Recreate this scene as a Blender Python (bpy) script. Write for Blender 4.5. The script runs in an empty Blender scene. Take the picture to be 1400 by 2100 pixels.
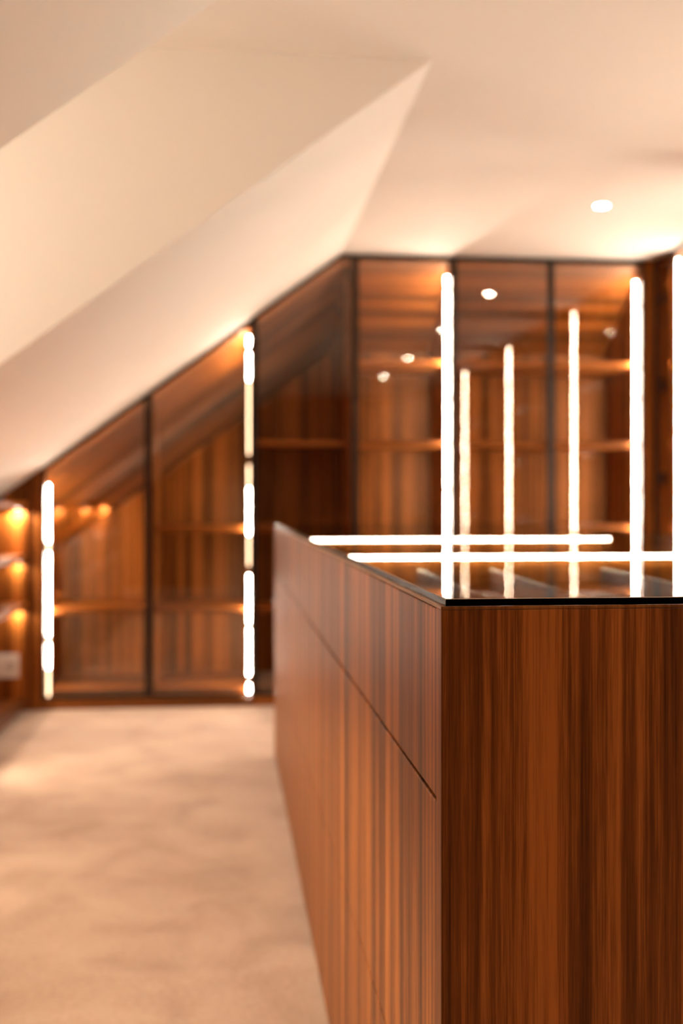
import bpy, bmesh, math
from mathutils import Vector, Matrix

C = bpy.context.scene.collection
S = bpy.context.scene

# ---------------------------------------------------------------- camera
EYE = 1.05
YAW = math.atan(240 / 2333)
cam_d = bpy.data.cameras.new('camera')
cam = bpy.data.objects.new('camera', cam_d)
C.objects.link(cam)
cam.location = (0, 0, EYE)
cam.rotation_euler = (math.pi / 2, 0, -YAW)
cam_d.sensor_fit = 'HORIZONTAL'
cam_d.sensor_width = 24
cam_d.lens = 2333 / 1400 * 24
cam_d.shift_y = -22 / 1400
cam_d.clip_start = 0.05
cam_d.dof.use_dof = True
cam_d.dof.focus_distance = 1.10
cam_d.dof.aperture_fstop = 3.4
S.camera = cam

# ---------------------------------------------------------------- world, light, exposure
LED = (1.0, 0.88, 0.76)
w = bpy.data.worlds.new('world')
S.world = w
w.use_nodes = True
w.node_tree.nodes['Background'].inputs[0].default_value = (1.0, 0.80, 0.60, 1)
w.node_tree.nodes['Background'].inputs[1].default_value = 1.0

S.view_settings.view_transform = 'Standard'
S.view_settings.look = 'None'
S.view_settings.gamma = 1.0
S.view_settings.use_curve_mapping = False
S.view_settings.exposure = 1.45
S.cycles.max_bounces = 10
S.cycles.diffuse_bounces = 6
S.cycles.glossy_bounces = 6
S.cycles.transparent_max_bounces = 16
S.cycles.caustics_reflective = False
S.cycles.caustics_refractive = False
S.cycles.sample_clamp_indirect = 100


def area(name, loc, rot, sx, sy, power, col=LED):
    d = bpy.data.lights.new(name, 'AREA')
    d.shape = 'RECTANGLE'
    d.size, d.size_y, d.energy, d.color = sx, sy, power, col
    o = bpy.data.objects.new(name, d)
    C.objects.link(o)
    o.location, o.rotation_euler = loc, rot
    return o


R = math.radians
area('dormer_daylight', (-1.40, 2.585, 1.67), (0, R(-90), 0), 0.98, 1.08, 2.6)


# ---------------------------------------------------------------- materials
def new_mat(name):
    m = bpy.data.materials.new(name)
    m.use_nodes = True
    nt = m.node_tree
    for n in list(nt.nodes):
        nt.nodes.remove(n)
    out = nt.nodes.new('ShaderNodeOutputMaterial')
    return m, nt, out


def nd(nt, typ, **kw):
    n = nt.nodes.new(typ)
    for k, v in kw.items():
        setattr(n, k, v)
    return n


def lk(nt, a, b):
    nt.links.new(a, b)


def principled(name, col, rough=0.5, metal=0.0, spec=0.5, noise=None, bump=0.0, sheen=0.0):
    m, nt, out = new_mat(name)
    p = nd(nt, 'ShaderNodeBsdfPrincipled')
    p.inputs['Base Color'].default_value = (*col, 1)
    p.inputs['Roughness'].default_value = rough
    p.inputs['Metallic'].default_value = metal
    p.inputs['Specular IOR Level'].default_value = spec
    p.inputs['Sheen Weight'].default_value = sheen
    lk(nt, p.outputs[0], out.inputs[0])
    if noise:
        tc = nd(nt, 'ShaderNodeTexCoord')
        n = nd(nt, 'ShaderNodeTexNoise')
        n.inputs['Scale'].default_value = noise[0]
        n.inputs['Detail'].default_value = 4
        lk(nt, tc.outputs['Object'], n.inputs['Vector'])
        mx = nd(nt, 'ShaderNodeMix', data_type='RGBA')
        mx.inputs[6].default_value = (*[c * (1 - noise[1]) for c in col], 1)
        mx.inputs[7].default_value = (*[min(1, c * (1 + noise[1])) for c in col], 1)
        lk(nt, n.outputs['Fac'], mx.inputs[0])
        lk(nt, mx.outputs[2], p.inputs['Base Color'])
        if bump:
            b = nd(nt, 'ShaderNodeBump')
            b.inputs['Strength'].default_value = bump
            b.inputs['Distance'].default_value = 0.005
            lk(nt, n.outputs['Fac'], b.inputs['Height'])
            lk(nt, b.outputs[0], p.inputs['Normal'])
    return m


def emitter(name, strength, col=LED):
    m, nt, out = new_mat(name)
    e = nd(nt, 'ShaderNodeEmission')
    e.inputs[0].default_value = (*col, 1)
    e.inputs[1].default_value = strength
    lk(nt, e.outputs[0], out.inputs[0])
    return m


def wood(name, rot=(0, 0, 0), rough=0.46, off=(0, 0, 0), dark=(0.042, 0.0092, 0.0006), mid=(0.205, 0.057, 0.0075),
         light=(0.49, 0.155, 0.026), broad=17.0):
    """fine-line walnut veneer; the grain runs along local Z before rot"""
    m, nt, out = new_mat(name)
    p = nd(nt, 'ShaderNodeBsdfPrincipled')
    lk(nt, p.outputs[0], out.inputs[0])
    tc = nd(nt, 'ShaderNodeTexCoord')
    mp = nd(nt, 'ShaderNodeMapping', vector_type='TEXTURE')
    mp.inputs['Rotation'].default_value = rot
    mp.inputs['Location'].default_value = off
    lk(nt, tc.outputs['Object'], mp.inputs['Vector'])

    def noise(sx, sz, detail, rough_=0.5, dist=0.0):
        q = nd(nt, 'ShaderNodeVectorMath', operation='MULTIPLY')
        q.inputs[1].default_value = (sx, sx, sz)
        lk(nt, mp.outputs[0], q.inputs[0])
        n = nd(nt, 'ShaderNodeTexNoise')
        n.inputs['Scale'].default_value = 1
        n.inputs['Detail'].default_value = detail
        n.inputs['Roughness'].default_value = rough_
        n.inputs['Distortion'].default_value = dist
        lk(nt, q.outputs[0], n.inputs['Vector'])
        return n.outputs['Fac']

    def math_(op, a, b, clamp=False):
        n = nd(nt, 'ShaderNodeMath', operation=op, use_clamp=clamp)
        for i, v in enumerate((a, b)):
            if isinstance(v, (int, float)):
                n.inputs[i].default_value = v
            else:
                lk(nt, v, n.inputs[i])
        return n.outputs[0]

    b1 = noise(broad, 0.35, 1.5)
    b2 = noise(broad * 4.5, 0.7, 3, 0.6, 0.25)
    f1 = noise(420, 9, 2, 0.6)
    f2 = noise(1100, 30, 1, 0.5)
    v = math_('ADD', math_('MULTIPLY', math_('SUBTRACT', b1, 0.5), 1.9), math_('MULTIPLY', math_('SUBTRACT', b2, 0.5), 1.5))
    v = math_('ADD', v, math_('MULTIPLY', math_('SUBTRACT', f1, 0.5), 0.75))
    v = math_('ADD', v, math_('MULTIPLY', math_('SUBTRACT', f2, 0.5), 0.30))
    v = math_('ADD', v, 0.5, True)
    cr = nd(nt, 'ShaderNodeValToRGB')
    e = cr.color_ramp.elements
    e[0].position, e[0].color = 0.05, (*dark, 1)
    e[1].position, e[1].color = 0.92, (*light, 1)
    k = e.new(0.52)
    k.color = (*mid, 1)
    lk(nt, v, cr.inputs[0])
    lk(nt, cr.outputs[0], p.inputs['Base Color'])
    p.inputs['Roughness'].default_value = rough
    p.inputs['Specular IOR Level'].default_value = 0.42
    p.inputs['Specular Tint'].default_value = (1.0, 0.66, 0.40, 1)
    bp = nd(nt, 'ShaderNodeBump')
    bp.inputs['Strength'].default_value = 0.12
    bp.inputs['Distance'].default_value = 0.0006
    lk(nt, f1, bp.inputs['Height'])
    lk(nt, bp.outputs[0], p.inputs['Normal'])
    return m


SL = 0.735                      # pitch of the roof (rise over run)
SLA = math.atan(SL)
W_Z = wood('walnut_upright')
W_X = wood('walnut_lengthwise', rot=(0, R(90), 0))
W_Y = wood('walnut_depthwise', rot=(R(90), 0, 0))
W_RAKE = wood('walnut_raking', rot=(0, R(90) - SLA, 0))
W_EDGE = wood('walnut_edge_band', rough=0.35, dark=(0.10, 0.032, 0.006), mid=(0.22, 0.078, 0.017), light=(0.36, 0.14, 0.033))
W_EDGE_LIT = wood('walnut_edge_band_painted_lit', rot=(R(90), 0, 0), rough=0.5, dark=(0.34, 0.19, 0.10), mid=(0.5, 0.31, 0.18), light=(0.6, 0.4, 0.25))  # paler than the other band: the light-catching lip is painted into its colour
M_FRAME = principled('dark_bronze_metal', (0.014, 0.008, 0.005), 0.38, 0.6)
M_BLACK = principled('black_glass_edge', (0.002, 0.0015, 0.001), 0.25, 0, 0.02)
M_PLINTH = principled('black_plinth', (0.012, 0.008, 0.006), 0.5)
M_ALU = principled('aluminium_profile', (0.35, 0.27, 0.20), 0.35, 0.9)
M_WHITE = principled('white_plastic', (0.82, 0.76, 0.68), 0.35)
M_PAINT = principled('warm_white_paint', (0.84, 0.79, 0.725), 0.75, noise=(3.0, 0.012))
M_VELVET = principled('brown_tray_lining', (0.05, 0.022, 0.009), 0.8, noise=(60.0, 0.2), sheen=0.2)
M_LEATHER = principled('pale_tan_leather', (0.62, 0.42, 0.26), 0.55, noise=(90.0, 0.08))
M_ARRIS_LIT = principled('glass_arris_painted_highlight', (0.50, 0.36, 0.25), 0.5, 0.0, 0.2)  # peach colour paints in the bright highlight along the glass chamfer
E_STRIP = emitter('led_strip_lit', 85)
E_PAINTED_DARK = principled('led_strip_painted_dark', (0.5, 0.35, 0.22), 0.6)  # dark colour paints the breaks of a strip viewed at a grazing angle
E_PAINTED_DIM = emitter('led_strip_painted_dim', 3.5, (1.0, 0.70, 0.45))  # weaker, warmer glow paints in the duller stretches of a lit strip
E_BAR = emitter('led_bar_lit', 42)
E_SPOT = emitter('downlight_lens_lit', 160)
E_PUCK = emitter('puck_lens_lit', 7, (1.0, 0.85, 0.70))
E_SHELF = emitter('shelf_led_lit', 9, (1.0, 0.76, 0.52))


def carpet():
    m, nt, out = new_mat('beige_carpet')
    p = nd(nt, 'ShaderNodeBsdfPrincipled')
    p.inputs['Roughness'].default_value = 0.95
    p.inputs['Specular IOR Level'].default_value = 0.1
    p.inputs['Sheen Weight'].default_value = 0.35
    p.inputs['Sheen Roughness'].default_value = 0.6
    lk(nt, p.outputs[0], out.inputs[0])
    tc = nd(nt, 'ShaderNodeTexCoord')
    a = nd(nt, 'ShaderNodeTexNoise')
    a.inputs['Scale'].default_value = 4.5
    a.inputs['Detail'].default_value = 5
    a.inputs['Distortion'].default_value = 0.6
    b = nd(nt, 'ShaderNodeTexNoise')
    b.inputs['Scale'].default_value = 70
    b.inputs['Detail'].default_value = 3
    lk(nt, tc.outputs['Object'], a.inputs['Vector'])
    lk(nt, tc.outputs['Object'], b.inputs['Vector'])
    ad = nd(nt, 'ShaderNodeMath', operation='ADD')
    mu = nd(nt, 'ShaderNodeMath', operation='MULTIPLY')
    mu.inputs[1].default_value = 0.45
    lk(nt, b.outputs['Fac'], mu.inputs[0])
    lk(nt, a.outputs['Fac'], ad.inputs[0])
    lk(nt, mu.outputs[0], ad.inputs[1])
    cr = nd(nt, 'ShaderNodeValToRGB')
    e = cr.color_ramp.elements
    e[0].position, e[0].color = 0.50, (0.33, 0.188, 0.100, 1)
    e[1].position, e[1].color = 0.95, (0.50, 0.33, 0.203, 1)
    lk(nt, ad.outputs[0], cr.inputs[0])
    lk(nt, cr.outputs[0], p.inputs['Base Color'])
    bp = nd(nt, 'ShaderNodeBump')
    bp.inputs['Strength'].default_value = 0.5
    bp.inputs['Distance'].default_value = 0.01
    lk(nt, ad.outputs[0], bp.inputs['Height'])
    lk(nt, bp.outputs[0], p.inputs['Normal'])
    return m


M_CARPET = carpet()


def door_glass(name, refl=0.085, tint=(0.93, 0.88, 0.82), wav=0.010):
    """tinted reflective wardrobe glass: light goes straight through, part of it mirrors the room"""
    m, nt, out = new_mat(name)
    tr = nd(nt, 'ShaderNodeBsdfTransparent')
    tr.inputs[0].default_value = (*tint, 1)
    gl = nd(nt, 'ShaderNodeBsdfGlossy')
    gl.inputs['Color'].default_value = (1, 0.88, 0.76, 1)
    gl.inputs['Roughness'].default_value = 0.0
    tc = nd(nt, 'ShaderNodeTexCoord')
    n = nd(nt, 'ShaderNodeTexNoise')
    n.inputs['Scale'].default_value = 1.6
    n.inputs['Detail'].default_value = 1
    lk(nt, tc.outputs['Object'], n.inputs['Vector'])
    bp = nd(nt, 'ShaderNodeBump')
    bp.inputs['Strength'].default_value = wav
    bp.inputs['Distance'].default_value = 0.02
    lk(nt, n.outputs['Fac'], bp.inputs['Height'])
    lk(nt, bp.outputs[0], gl.inputs['Normal'])
    fr = nd(nt, 'ShaderNodeLayerWeight')
    fr.inputs[0].default_value = 0.35
    ma = nd(nt, 'ShaderNodeMath', operation='MULTIPLY_ADD')
    ma.inputs[1].default_value = 1 - refl
    ma.inputs[2].default_value = refl
    pw = nd(nt, 'ShaderNodeMath', operation='POWER')
    pw.inputs[1].default_value = 3.0
    lk(nt, fr.outputs['Facing'], pw.inputs[0])
    lk(nt, pw.outputs[0], ma.inputs[0])
    mx = nd(nt, 'ShaderNodeMixShader')
    lk(nt, ma.outputs[0], mx.inputs[0])
    lk(nt, tr.outputs[0], mx.inputs[1])
    lk(nt, gl.outputs[0], mx.inputs[2])
    lk(nt, mx.outputs[0], out.inputs[0])
    return m


def clear_side(name, tint):
    m, nt, out = new_mat(name)
    tr = nd(nt, 'ShaderNodeBsdfTransparent')
    tr.inputs[0].default_value = (*tint, 1)
    lk(nt, tr.outputs[0], out.inputs[0])
    return m


def top_glass():
    m, nt, out = new_mat('glass_worktop')
    tr = nd(nt, 'ShaderNodeBsdfTransparent')
    tr.inputs[0].default_value = (0.80, 0.84, 0.78, 1)
    gl = nd(nt, 'ShaderNodeBsdfGlossy')
    gl.inputs['Roughness'].default_value = 0.0
    fr = nd(nt, 'ShaderNodeFresnel')
    fr.inputs[0].default_value = 1.50
    # a fine dust of specks lies on the glass
    tc = nd(nt, 'ShaderNodeTexCoord')
    vo = nd(nt, 'ShaderNodeTexVoronoi')
    vo.inputs['Scale'].default_value = 260
    lk(nt, tc.outputs['Object'], vo.inputs['Vector'])
    lt = nd(nt, 'ShaderNodeMath', operation='LESS_THAN')
    lt.inputs[1].default_value = 0.075
    lk(nt, vo.outputs['Distance'], lt.inputs[0])
    n = nd(nt, 'ShaderNodeTexNoise')
    n.inputs['Scale'].default_value = 25
    lk(nt, tc.outputs['Object'], n.inputs['Vector'])
    gt = nd(nt, 'ShaderNodeMath', operation='GREATER_THAN')
    gt.inputs[1].default_value = 0.50
    lk(nt, n.outputs['Fac'], gt.inputs[0])
    mu = nd(nt, 'ShaderNodeMath', operation='MULTIPLY')
    lk(nt, lt.outputs[0], mu.inputs[0])
    lk(nt, gt.outputs[0], mu.inputs[1])
    mu2 = nd(nt, 'ShaderNodeMath', operation='MULTIPLY')
    mu2.inputs[1].default_value = 0.5
    lk(nt, mu.outputs[0], mu2.inputs[0])
    df = nd(nt, 'ShaderNodeBsdfDiffuse')
    df.inputs[0].default_value = (0.8, 0.75, 0.65, 1)
    mx = nd(nt, 'ShaderNodeMixShader')
    lk(nt, fr.outputs[0], mx.inputs[0])
    lk(nt, tr.outputs[0], mx.inputs[1])
    lk(nt, gl.outputs[0], mx.inputs[2])
    m2 = nd(nt, 'ShaderNodeMixShader')
    lk(nt, mu2.outputs[0], m2.inputs[0])
    lk(nt, mx.outputs[0], m2.inputs[1])
    lk(nt, df.outputs[0], m2.inputs[2])
    lk(nt, m2.outputs[0], out.inputs[0])
    return m


M_DOOR = door_glass('smoked_mirror_glass')
M_DOOR_IN = clear_side('smoked_glass_inner_face', (0.97, 0.96, 0.95))
M_TOP = top_glass()
M_TOP_UNDER = clear_side('glass_worktop_underside', (0.98, 0.99, 0.97))
M_WINDOW = clear_side('window_glass', (0.96, 0.97, 0.96))


# ---------------------------------------------------------------- mesh helpers
class MB:
    """collects convex solids; build() links them as one mesh object"""

    def __init__(self):
        self.v, self.f, self.mi = [], [], []

    def solid(self, a, b, m=(0, 0, 0)):
        """loft between two polygons of equal length (a front, b back); m = material index of cap a, cap b, sides"""
        n, k = len(a), len(self.v)
        self.v += [Vector(p) for p in a] + [Vector(p) for p in b]
        self.f.append(list(range(k, k + n)))
        self.mi.append(m[0])
        self.f.append(list(range(k + 2 * n - 1, k + n - 1, -1)))
        self.mi.append(m[1])
        for i in range(n):
            j = (i + 1) % n
            self.f.append([k + i, k + n + i, k + n + j, k + j])
            self.mi.append(m[2])
        return self

    def box(self, x0, x1, y0, y1, z0, z1, m=(0, 0, 0)):
        return self.solid([(x0, y0, z0), (x1, y0, z0), (x1, y0, z1), (x0, y0, z1)],
                          [(x0, y1, z0), (x1, y1, z0), (x1, y1, z1), (x0, y1, z1)], m)

    def ring(self, outer, inner, d):
        """flat frame between two polygons, extruded by vector d"""
        n = len(outer)
        for i in range(n):
            j = (i + 1) % n
            q = [outer[i], outer[j], inner[j], inner[i]]
            self.solid(q, [Vector(p) + Vector(d) for p in q])
        return self

    def disc(self, c, r, h, axis='z', n=24):
        c = Vector(c)
        pa, pb = [], []
        for i in range(n):
            t = 2 * math.pi * i / n
            u = Vector((math.cos(t) * r, math.sin(t) * r, 0))
            if axis == 'y':
                u = Vector((u.x, 0, u.y))
            if axis == 'x':
                u = Vector((0, u.x, u.y))
            dv = {'x': Vector((h, 0, 0)), 'y': Vector((0, h, 0)), 'z': Vector((0, 0, h))}[axis]
            pa.append(c + u)
            pb.append(c + u + dv)
        return self.solid(pa, pb)

    def build(self, name, mats, parent=None, bevel=0.0, loc=None, seg=1):
        if not isinstance(mats, (list, tuple)):
            mats = [mats]
        base = Vector((0, 0, 0))
        p = parent
        while p is not None:
            base += p.location
            p = p.parent
        if loc is not None:
            base = Vector(loc)
        me = bpy.data.meshes.new(name)
        me.from_pydata([v - base for v in self.v], [], self.f)
        for m in mats:
            me.materials.append(m)
        for pl, i in zip(me.polygons, self.mi):
            pl.material_index = min(i, len(mats) - 1)
        bm = bmesh.new()
        bm.from_mesh(me)
        bmesh.ops.recalc_face_normals(bm, faces=bm.faces)
        if bevel:
            bmesh.ops.bevel(bm, geom=list(bm.edges), offset=bevel, segments=seg, affect='EDGES', profile=0.5)
        bm.to_mesh(me)
        bm.free()
        o = bpy.data.objects.new(name, me)
        C.objects.link(o)
        if loc is not None:
            o.location = loc
        if parent is not None:
            o.parent = parent
        return o


def thing(name, label, cat, loc, group=None):
    o = bpy.data.objects.new(name, None)
    o.empty_display_size = 0.1
    C.objects.link(o)
    o.location = loc
    o['label'], o['category'] = label, cat
    if group:
        o['group'] = group
    return o


def structure(o, label=None, cat=None):
    o['kind'] = 'structure'
    if label:
        o['label'] = label
    if cat:
        o['category'] = cat
    return o


# ---------------------------------------------------------------- the room
CZ = 2.335                      # flat ceiling
XC = 0.603                      # crease between flat and sloping ceiling
XL, XR = -1.27, 2.95            # left wall, right wall
YB, YF = 6.50, -2.30            # back wall, wall behind the camera
DN, DF = 1.90, 3.27             # dormer, near and far side


def roof(x):
    return CZ if x >= XC else CZ - SL * (XC - x)


structure(MB().box(XL - 0.1, XR + 0.1, YF - 0.1, YB + 0.1, -0.1, 0).build('floor', M_CARPET, loc=(0, 0, 0)),
          'pale beige cut pile carpet running up to the glazed wardrobes', 'floor')
structure(MB().box(XC, XR + 0.1, YF - 0.1, YB + 0.1, CZ, CZ + 0.12).build('ceiling', M_PAINT, loc=(XC, 0, CZ)),
          'flat warm white ceiling holding the row of downlights', 'ceiling')
sl = MB()
zl = roof(XL)
for y0, y1 in ((YF - 0.1, DN), (DF, YB + 0.1)):
    prof = [(XC, CZ), (XL, zl), (XL, zl + 0.12), (XC, CZ + 0.12)]
    sl.solid([(x, y0, z) for x, z in prof], [(x, y1, z) for x, z in prof])
structure(sl.build('ceiling_slope', M_PAINT, loc=(XC, 0, CZ)),
          'sloping white attic ceiling falling to the left, broken by the dormer', 'ceiling')
structure(MB().box(XL, XC, DN, DF, CZ, CZ + 0.12).build('ceiling_dormer', M_PAINT, loc=(XL, DN, CZ)),
          'small flat ceiling over the dormer recess', 'ceiling')
tri = [(XC - 0.001, CZ), (XL, zl + 0.001), (XL, CZ)]
structure(MB().solid([(x, DF - .004, z) for x, z in tri], [(x, DF + 0.08, z) for x, z in tri]).build('wall_dormer_far', M_PAINT, loc=(XL, DF, zl)),
          'triangular white cheek wall on the far side of the dormer', 'wall')
structure(MB().solid([(x, DN - 0.08, z) for x, z in tri], [(x, DN + .004, z) for x, z in tri]).build('wall_dormer_near', M_PAINT, loc=(XL, DN, zl)),
          'triangular white cheek wall on the near side of the dormer', 'wall')
structure(MB().box(XL - 0.1, XL, YF - 0.1, YB + 0.1, 0, zl).build('wall_left', M_PAINT, loc=(XL, 0, 0)),
          'low knee wall behind the open shelving', 'wall')
WY0, WY1, WZ0, WZ1 = 2.05, 3.12, 1.18, 2.16
wf = MB()
wf.box(XL - 0.1, XL, DN, WY0, zl, CZ).box(XL - 0.1, XL, WY1, DF, zl, CZ)
wf.box(XL - 0.1, XL, WY0, WY1, zl, WZ0).box(XL - 0.1, XL, WY0, WY1, WZ1, CZ)
structure(wf.build('wall_dormer_front', M_PAINT, loc=(XL, DN, zl)), 'white dormer wall around its window', 'wall')
win = thing('window_1', 'white framed dormer window over the open shelving', 'window', (XL - 0.05, WY0, WZ0))
structure(win)
o4 = [(XL - 0.07, WY0, WZ0), (XL - 0.07, WY1, WZ0), (XL - 0.07, WY1, WZ1), (XL - 0.07, WY0, WZ1)]
i4 = [(XL - 0.07, WY0 + .05, WZ0 + .05), (XL - 0.07, WY1 - .05, WZ0 + .05), (XL - 0.07, WY1 - .05, WZ1 - .05), (XL - 0.07, WY0 + .05, WZ1 - .05)]
MB().ring(o4, i4, (0.05, 0, 0)).build('window_frame', M_WHITE, win)
MB().box(XL - 0.05, XL - 0.044, WY0 + .05, WY1 - .05, WZ0 + .05, WZ1 - .05).build('window_pane', M_WINDOW, win)
structure(MB().box(XR, XR + 0.1, YF - 0.1, YB + 0.1, 0, CZ).build('wall_right', M_PAINT, loc=(XR, 0, 0)), 'white wall behind the right wardrobes', 'wall')
bw = [(XL - .1, 0), (XR, 0), (XR, CZ), (XC, CZ), (XL - .1, zl)]
structure(MB().solid([(x, YB, z) for x, z in bw], [(x, YB + 0.1, z) for x, z in bw]).build('wall_back', M_PAINT, loc=(0, YB, 0)),
          'gable wall behind the glazed wardrobes', 'wall')
# wall behind the camera: walnut panelling, seen mirrored in the wardrobe glass
structure(MB().solid([(x, YF - 0.1, z) for x, z in bw], [(x, YF, z) for x, z in bw]).build('wall_front', W_Z, loc=(0, YF, 0)),
          'walnut panelled wall behind the viewpoint', 'wall')


# ---------------------------------------------------------------- led strip fixed upright on a partition
def led_strip(root, x, y, z0, z1, nx, ny, cuts, dims=(), gap=0.003):
    """profile on the partition face at (x, y), lit side towards (nx, ny); cuts = heights where segments meet, dims = segments painted dim or dark"""
    wd, pr = 0.006, 0.007
    prof = MB()
    if nx:
        prof.box(min(x, x + nx * 0.003), max(x, x + nx * 0.003), y - wd - .001, y + wd + .001, z0, z1)
    else:
        prof.box(x - wd - .001, x + wd + .001, min(y, y + ny * 0.003), max(y, y + ny * 0.003), z0, z1)
    s = prof.build('light_strip', M_ALU, root)
    zs = [z0] + sorted(cuts) + [z1]
    for i in range(len(zs) - 1):
        a, b = zs[i] + gap, zs[i + 1] - gap
        m = E_PAINTED_DIM if i in dims else (E_PAINTED_DARK if -i in dims and i else E_STRIP)  # uneven brightness is painted per segment; negative entries get the dark colour
        d = MB()
        if nx:
            p1, p2 = x + nx * 0.003, x + nx * (0.003 + pr)
            d.solid([(p1, y - wd, a), (p2, y - wd * .6, a), (p2, y + wd * .6, a), (p1, y + wd, a)],
                    [(p1, y - wd, b), (p2, y - wd * .6, b), (p2, y + wd * .6, b), (p1, y + wd, b)])
        else:
            p1, p2 = y + ny * 0.003, y + ny * (0.003 + pr)
            d.solid([(x - wd, p1, a), (x - wd * .6, p2, a), (x + wd * .6, p2, a), (x + wd, p1, a)],
                    [(x - wd, p1, b), (x - wd * .6, p2, b), (x + wd * .6, p2, b), (x + wd, p1, b)])
        d.build('diffuser', m, s)
    return s


def inset(poly, d):
    """inset of a convex polygon given as (u, v) pairs, counter-clockwise"""
    n = len(poly)
    lines = []
    for i in range(n):
        (x0, y0), (x1, y1) = poly[i], poly[(i + 1) % n]
        L = math.hypot(x1 - x0, y1 - y0)
        nx, ny = -(y1 - y0) / L, (x1 - x0) / L
        lines.append((nx, ny, nx * x0 + ny * y0 + d))
    res = []
    for i in range(n):
        a, b = lines[i - 1], lines[i]
        det = a[0] * b[1] - a[1] * b[0]
        res.append(((a[2] * b[1] - b[2] * a[1]) / det, (a[0] * b[2] - b[0] * a[2]) / det))
    return res


def door(root, poly, to3, depth, hinges=(), hu=None):
    """glazed door: dark frame (the part), glass pane and hinges (sub-parts). to3 maps (u, v, w) to the room"""
    inn = inset(poly, 0.017)
    f = MB().ring([to3(u, v, 0) for u, v in poly], [to3(u, v, 0) for u, v in inn], Vector(to3(0, 0, depth)) - Vector(to3(0, 0, 0)))
    fo = f.build('door', M_FRAME, root)
    g = MB().solid([to3(u, v, 0.004) for u, v in inn], [to3(u, v, 0.009) for u, v in inn], (0, 1, 1))
    g.build('glass_pane', [M_DOOR, M_DOOR_IN], fo)
    for z in hinges:
        h = MB()
        a = [to3(hu[0], z - .035, depth), to3(hu[1], z - .035, depth), to3(hu[1], z + .035, depth), to3(hu[0], z + .035, depth)]
        b = [to3(hu[0], z - .025, depth + .022), to3(hu[1], z - .025, depth + .022), to3(hu[1], z + .025, depth + .022), to3(hu[0], z + .025, depth + .022)]
        h.solid(a, b).build('hinge', M_FRAME, fo)
    return fo


# ---------------------------------------------------------------- back wardrobes
Y0 = 5.850                      # face of the doors
YC = 5.874                      # front of the carcass
YK = 6.420                      # inside of the back panel
DROP = 0.74                     # the inner top falls towards the back like the hipped roof
TH = 0.018


def topz(x, y=YC):
    return roof(x) - 0.012 - DROP * (y - YC)


def back_wardrobe(label, x0, x1, doors, dividers, shelves, strips):
    root = thing('glazed_wardrobe', label, 'wardrobe', (x0, Y0, 0), 'glazed wardrobes along the gable wall')
    g = 0.001
    # sides and dividers
    for k, xs in enumerate([x0 + g, x1 - TH - g] + list(dividers)):
        xm = xs + TH / 2
        yf = YC if k < 2 else YC + 0.03
        prof = [(yf, 0.05), (YK, 0.05), (YK, topz(xm, YK) - .02), (yf, topz(xm, yf) - .02)]
        MB().solid([(xs, y, z) for y, z in prof], [(xs + TH, y, z) for y, z in prof]).build(
            'side_panel' if k < 2 else 'divider', W_Z, root)
    # inner tops
    spans = [(x0 + g, x1 - g)]
    if x0 < XC < x1:
        spans = [(x0 + g, XC), (XC, x1 - g)]
    for a, b in spans:
        bot = [(a, YC, topz(a) - .02), (b, YC, topz(b) - .02), (b, YK + .02, topz(b, YK + .02) - .02), (a, YK + .02, topz(a, YK + .02) - .02)]
        MB().solid(bot, [(x, y, z + 0.018) for x, y, z in bot]).build('top_panel', W_RAKE if b <= XC + .01 else W_X, root)
    # back
    xs = [x0 + g] + ([XC] if x0 < XC < x1 else []) + [x1 - g]
    poly = [(x0 + g, 0.05), (x1 - g, 0.05)] + [(x, topz(x, YK) - .022) for x in reversed(xs)]
    MB().solid([(x, YK, z) for x, z in poly], [(x, YK + TH, z) for x, z in poly]).build('back_panel', W_Z, root)
    # plinth and bottom board
    MB().box(x0 + g, x1 - g, Y0 + 0.006, YK, 0.0, 0.045).build('plinth', W_X, root)
    for a, b, z in shelves:
        # shelf cut where the roof comes down
        yb = YK - .001
        MB().box(a, b, YC + 0.05, yb, z - 0.013, z + 0.012).build('shelf', W_X, root, bevel=0.001)
    for a, b in doors:
        pl = [(a + .0015, 0.050), (b - .0015, 0.050)]
        ys = [b - .0015] + ([XC] if a < XC < b else []) + [a + .0015]
        pl += [(x, roof(x) - 0.008) for x in ys]
        door(root, pl, lambda u, v, w_: (u, Y0 + w_, v), 0.02)
    for (x, z0, z1, nx, cuts, dims) in strips:
        led_strip(root, x, 5.905, z0, z1, nx, 0, cuts, () if dims == 'n' else dims, 0.009 if dims == 'n' else 0.003)
    return root


XA, XB, XD, XE = -0.915, 0.152, 1.190, 2.217
SH = (0.908, 0.490, 0.075)
back_wardrobe('lowest glazed walnut wardrobe under the sloping ceiling beside the open shelving', XA, XB,
              [(XA, -0.384), (-0.384, XB)], [-0.370],
              [(-0.351, XB - TH - .001, 0.908), (XA + TH, -0.371, 0.490), (-0.351, XB - TH - .001, 0.490),
               (XA + TH, -0.371, 0.075), (-0.351, XB - TH - .001, 0.075)],
              [(XA + TH + .002, 0.055, 1.135, 1, (0.20, 0.325, 0.365, 0.50, 0.79, 0.84), (0, 2, 5)),
               (XB - TH - .002, 0.055, 1.905, -1, (.105, .15, .39, .42, .67, .715, .875, 1.12, 1.24, 1.29, 1.675, 1.82, 1.85), (-1, 3, -5, 6, 8, -9, 10, -12))])
back_wardrobe('glazed walnut wardrobe where the ceiling slope meets the flat ceiling', XB, XD,
              [(XB, 0.673), (0.673, XD)], [0.640],
              [(XB + TH + .001, 0.639, z) for z in (1.356,) + SH] + [(0.659, XD - TH - .001, z) for z in (1.783, 1.356) + SH],
              [(XD - TH - .002, 0.055, 2.240, -1, (0.40, 0.908, 1.11, 1.36, 1.59, 1.79, 2.17), 'n')])
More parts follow.
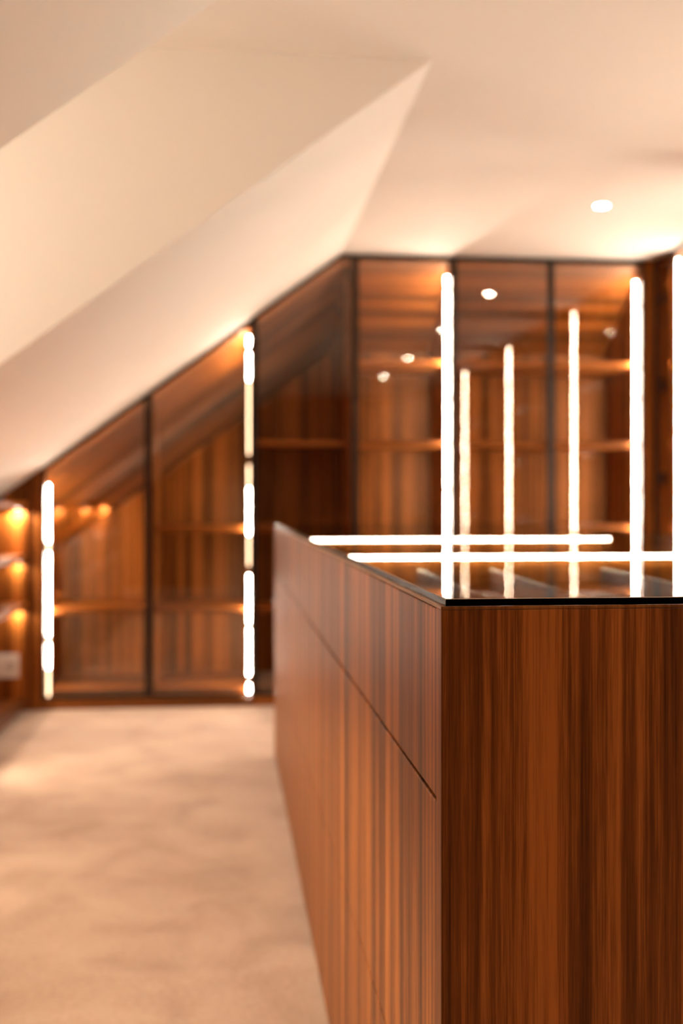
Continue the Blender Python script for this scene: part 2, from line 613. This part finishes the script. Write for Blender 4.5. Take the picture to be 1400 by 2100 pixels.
back_wardrobe('full height glazed walnut wardrobe in the far right corner', XD, XE,
              [(XD, 1.712), (1.712, XE)], [],
              [(XD + TH + .001, XE - TH - .001, z) for z in (1.783, 1.356) + SH],
              [(XE - TH - .002, 0.055, 2.235, -1, (0.40, 0.908, 1.11, 1.35, 1.60, 1.77, 2.10), 'n')])

cp = MB().box(XE + .001, 2.283, Y0 - .004, Y0 + 0.03, 0, CZ - .001).build('corner_post', W_Z, loc=(XE, Y0, 0), bevel=0.001)
cp['label'], cp['category'] = 'dark walnut corner post between the back and right wardrobes', 'post'
fp_poly = [(XL + .003, 0), (XA - .001, 0), (XA - .001, roof(XA) - .003), (XL + .003, zl - .002)]
fp = MB().solid([(x, Y0 - .004, z) for x, z in fp_poly], [(x, Y0 + .02, z) for x, z in fp_poly]).build('filler_panel', W_Z, loc=(XL, Y0, 0))
fp['label'], fp['category'] = 'walnut filler panel between the open shelving and the lowest glazed wardrobe', 'panel'

# ---------------------------------------------------------------- right wardrobes
XF = 2.272


def right_wardrobe(label, y0, y1, ys=None, both=True):
    root = thing('tall_glazed_wardrobe', label, 'wardrobe', (XF, y0, 0), 'glazed wardrobes along the right wall')
    xc, xk, zt = XF + 0.022, XF + 0.60, CZ - 0.012
    for yp in (y0 + .001, y1 - TH - .001):
        MB().box(xc, xk, yp, yp + TH, 0.05, zt - .02).build('side_panel', W_Z, root)
    MB().box(xc, xk + TH, y0 + .001, y1 - .001, zt - .018, zt).build('top_panel', W_Y, root)
    MB().box(xk, xk + TH, y0 + .001, y1 - .001, 0.05, zt - .02).build('back_panel', W_Z, root)
    MB().box(XF + .006, xk, y0 + .001, y1 - .001, 0.0, 0.045).build('plinth', W_Y, root)
    for z in (1.783, 1.356, 0.908, 0.49, 0.075):
        MB().box(xc + 0.05, xk - .001, y0 + TH + .002, y1 - TH - .002, z - .013, z + .012).build('shelf', W_Y, root, bevel=0.001)
    ym = (y0 + y1) / 2
    for a, b, h in ((y0, ym, 0), (ym, y1, 1)):
        pl = [(a + .0015, 0.05), (b - .0015, 0.05), (b - .0015, CZ - .006), (a + .0015, CZ - .006)]
        door(root, pl, lambda u, v, w_: (XF + w_, u, v), 0.02, (0.30, 1.17, 1.66, 2.12) if h and ys else (),
             (b - .07, b - .02))
    if ys:
        MB().box(XF + .0225, XF + .075, ys + .002, ys + .020, 0.05, zt - .021).build('upright', W_Z, root)
    led_strip(root, XF + 0.030, ys if ys else y1 - TH - .002, 0.055, 2.285, 0, -1, ())
    if both:
        led_strip(root, XF + 0.032, y0 + TH + .002, 0.055, 2.30, 0, 1, ())
    return root


right_wardrobe('tall glazed wardrobe on the right wall next to the corner post', 4.34, 5.842, 5.60)
right_wardrobe('tall glazed wardrobe on the right wall, second from the corner post', 2.60, 3.84)
right_wardrobe('tall glazed wardrobe on the right wall beside the near end of the island', 0.90, 2.14)
right_wardrobe('tall glazed wardrobe on the right wall level with the viewpoint', -0.84, 0.40, None, False)
for lb, a, b in (('tall walnut panel between the first and second right wardrobes', 3.842, 4.338),
                 ('tall walnut panel between the second and third right wardrobes', 2.142, 2.598),
                 ('tall walnut panel between the third and fourth right wardrobes', 0.402, 0.898),
                 ('tall walnut panel on the right wall beyond the viewpoint', -2.295, -0.842)):
    o = MB().box(XF, XF + .025, a, b, 0, CZ - .001).build('wall_panel', W_Z, loc=(XF, a, 0))
    o['label'], o['category'], o['group'] = lb, 'panel', 'walnut panels along the right wall'

# ---------------------------------------------------------------- open shelving under the slope
XS = -0.985


def open_shelving(label, y0, y1, lamps):
    root = thing('open_shelving', label, 'shelving', (XS, y0, 0), 'open shelving under the slope')
    xb = -1.235
    for ys in (y0 + .001, y1 - TH - .001):
        prof = [(XS, 0.036), (XS, 1.021), (-1.195, 1.021), (xb, 0.985), (xb, 0.036)]
        MB().solid([(x, ys, z) for x, z in prof], [(x, ys + TH, z) for x, z in prof]).build('side_panel', W_Z, root)
    MB().box(xb - .016, xb - .001, y0 + .001, y1 - .001, 0.036, 0.96).build('back_panel', W_Z, root)
    MB().box(XS - 0.03, xb, y0 + .001, y1 - .001, 0, 0.034).build('plinth', M_PLINTH, root)
    MB().box(-1.19, XS + .004, y0 + .001, y1 - .001, 1.023, 1.047).build('top_board', W_Y, root, bevel=0.001)
    for z in (0.783, 0.545, 0.060):
        sh = MB().box(xb, XS + .001, y0 + TH + .002, y1 - TH - .002, z - .024, z).build('shelf', W_Y, root, bevel=0.001)
    for z in (1.023, 0.759, 0.521):
        for yy in (y1 - 0.06, y0 + 0.06):
            if yy == y0 + 0.06 and not lamps:
                continue
            p = MB().disc((-1.022, yy, z - .008), 0.017, 0.0075).build('puck_light', M_ALU, root)
            MB().disc((-1.022, yy, z - .010), 0.012, 0.0018).build('lens', E_PUCK, p)
            if (z > 1 and yy > 1.2) or yy > 4.0:
                d = bpy.data.lights.new('puck_beam', 'SPOT')
                d.energy, d.color, d.spot_size, d.spot_blend, d.shadow_soft_size = ((20 if yy < 3.0 else (11 if yy < 5 else 3.5)) if z > 1 else 0.8), (1, .85, .70), R(165), 0.3, 0.01
                lo = bpy.data.objects.new('puck_beam', d)
                C.objects.link(lo)
                lo.location = Vector((-1.022, yy, z - .013)) - root.location
                lo.parent = root
    return root


open_shelving('open walnut shelving bay under the slope, touching the back wardrobes', 4.50, 5.844, True)
open_shelving('open walnut shelving bay under the slope, second from the back wardrobes', 3.15, 4.499, True)
open_shelving('open walnut shelving bay below the dormer window', 1.80, 3.149, True)
open_shelving('open walnut shelving bay under the slope, just short of the viewpoint', 0.45, 1.799, True)

sk = thing('power_socket', 'white double wall socket on the end of the open shelving', 'socket', (-1.10, 5.82, 0.168))
MB().box(-1.19, -1.020, 5.816, 5.8245, 0.168, 0.287).build('cover_plate', M_WHITE, sk, bevel=0.002, seg=2)
for cx in (-1.149, -1.062):
    ins = MB().disc((cx, 5.8145, 0.2275), 0.022, 0.003, 'y').build('socket_insert', principled('socket_insert_grey', (.62, .55, .47), .5), sk)
    for dx in (-.0095, .0095):
        MB().disc((cx + dx, 5.8135, 0.2275), 0.0024, 0.002, 'y', 10).build('pin_hole', M_PLINTH, ins)

# ---------------------------------------------------------------- island
IX0, IX1, IY0, IY1, IZ = 0.205, 1.250, 1.066, 4.700, 0.950
isl = thing('display_island', 'long walnut display island with a black-edged glass top', 'cabinet', (IX0, IY0, 0))
PT = 0.026
MB().box(IX0, IX1, IY0, IY0 + PT, 0.002, IZ - .0035).build('end_panel', W_Z, isl, bevel=0.0008, seg=2)
MB().box(IX0, IX1, IY1 - PT, IY1, 0.002, IZ - .0035).build('end_panel', W_Z, isl, bevel=0.0008, seg=2)
# thin edge band capping the end panel
MB().box(IX0 - .0003, IX1, IY0 - .0003, IY0 + PT, IZ - .0033, IZ).build('edge_band', W_EDGE, isl, bevel=0.0006, seg=2)
MB().box(IX0, IX1, IY1 - PT, IY1, IZ - .0033, IZ).build('edge_band', W_EDGE, isl, bevel=0.0006, seg=2)
# carcass (below the display well) and its dark inner face behind the joints
MB().box(IX0 + .021, IX1 - .021, IY0 + PT + .001, IY1 - PT - .001, 0.0, 0.868).build('carcass', M_PLINTH, isl)
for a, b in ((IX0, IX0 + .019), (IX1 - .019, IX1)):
    MB().box(a + .0012, b, IY0 + PT + .0012, IY1 - PT - .0012, IZ - .0042, IZ - .0003).build('edge_band', W_EDGE_LIT, isl, bevel=0.0006, seg=2)
bays = [IY0 + PT, 2.430, 3.560, IY1 - PT]
rows = [(0.012, 0.378), (0.382, 0.756), (0.761, 0.9450)]
for i in range(3):
    for z0, z1 in rows:
        MB().box(IX0 + .0008, IX0 + .019, bays[i] + .0018, bays[i + 1] - .0018, z0, z1).build('drawer_front', W_Z, isl, bevel=0.0012, seg=2)
        MB().box(IX1 - .019, IX1, bays[i] + .0018, bays[i + 1] - .0018, z0, z1).build('drawer_front', W_Z, isl, bevel=0.0012, seg=2)
# display well
MB().box(IX0 + .021, IX1 - .021, IY0 + PT + .001, IY1 - PT - .001, 0.8685, 0.872).build('tray_lining', M_VELVET, isl)
for a, b in ((IX0 + .021, IX0 + .031), (IX1 - .031, IX1 - .021)):
    MB().box(a, b, IY0 + PT + .001, IY1 - PT - .001, 0.8725, 0.946).build('well_side', W_Y, isl)
# cross rails with led bars at the two visible rails, lengthwise dividers in the near bay
for yr, zt in ((2.215, .9445), (3.215, .9445)):
    rl = MB().box(IX0 + .032, IX1 - .032, yr, yr + .012, 0.8725, zt).build('cross_rail', W_X, isl)
    MB().box(IX0 + .034, 1.115 if yr > 3 else 1.20, yr - .005, yr, zt - .009, zt - .001).build('light_bar', E_BAR, rl)
for xa, xb in ((0.375, 0.352), (0.520, 0.482), (0.745, 0.71)):
    def bar(w_, z0, z1):
        y0, y1 = IY0 + PT + .003, 2.205
        return MB().solid([(xb, y0, z0), (xb + w_, y0, z0), (xb + w_, y0, z1), (xb, y0, z1)],
                          [(xa, y1, z0), (xa + w_, y1, z0), (xa + w_, y1, z1), (xa, y1, z1)])
    dv = bar(.007, .8725, .9135).build('tray_divider', M_PLINTH, isl)
    bar(.007, .9140, .9165).build('divider_cap', M_LEATHER, dv)
# glass
GX0, GY0, GZ0, GZ1 = IX0 + .0042, IY0 + .0006, IZ + .0002, IZ + .0074
bv = 0.0007
gt = MB()
low = [(GX0, GY0), (IX1 - .004, GY0), (IX1 - .004, IY1 - .001), (GX0, IY1 - .001)]
hi = [(GX0 + bv, GY0 + bv), (IX1 - .004 - bv, GY0 + bv), (IX1 - .004 - bv, IY1 - .001 - bv), (GX0 + bv, IY1 - .001 - bv)]
gt.solid([(x, y, GZ1) for x, y in hi], [(x, y, GZ0) for x, y in hi], (0, 1, 2))
g = gt.build('glass_top', [M_TOP, M_TOP_UNDER, M_BLACK], isl)
ed = MB()
ed.ring([(x, y, GZ0) for x, y in low], [(x, y, GZ0) for x, y in hi], (0, 0, GZ1 - GZ0 - bv))
ed.build('glass_edge', M_BLACK, g)
ar = MB()
n = 4
for i in range(n):
    j = (i + 1) % n
    a = [(*low[i], GZ1 - bv), (*hi[i], GZ1 - bv), (*hi[i], GZ1)]
    b = [(*low[j], GZ1 - bv), (*hi[j], GZ1 - bv), (*hi[j], GZ1)]
    ar.solid(a, b)
ar.build('glass_arris', M_ARRIS_LIT, g)

# ---------------------------------------------------------------- ceiling downlights
for y, lb in ((4.80, 'round recessed downlight in the flat ceiling, nearest the back wardrobes'),
              (3.31, 'round recessed downlight, second from the back wardrobes'),
              (1.64, 'round recessed downlight, third from the back wardrobes'),
              (0.09, 'round recessed downlight, fourth from the back wardrobes')):
    t = thing('recessed_downlight', lb, 'ceiling light', (1.63, y, CZ), 'row of downlights in the flat ceiling')
    nn = 32
    rg = MB()
    ro, ri = 0.040, 0.027
    for i in range(nn):
        a0, a1 = 2 * math.pi * i / nn, 2 * math.pi * (i + 1) / nn
        q = [(1.63 + ro * math.cos(a0), y + ro * math.sin(a0), CZ - .0004), (1.63 + ro * math.cos(a1), y + ro * math.sin(a1), CZ - .0004),
             (1.63 + ri * math.cos(a1), y + ri * math.sin(a1), CZ - .0004), (1.63 + ri * math.cos(a0), y + ri * math.sin(a0), CZ - .0004)]
        rg.solid(q, [(a, b, c - .003) for a, b, c in q])
    rg.build('trim_ring', M_WHITE, t)
    MB().disc((1.63, y, CZ - .0022), ri - .0005, .0016).build('lamp_lens', E_SPOT, t)
    d = bpy.data.lights.new('downlight_beam', 'SPOT')
    d.energy, d.color, d.spot_size, d.spot_blend, d.shadow_soft_size = (20 if y > 2 else 17), LED, R(115), 0.7, 0.03
    lo = bpy.data.objects.new('downlight_beam', d)
    C.objects.link(lo)
    lo.location = (0, 0, -0.012)
    lo.parent = t
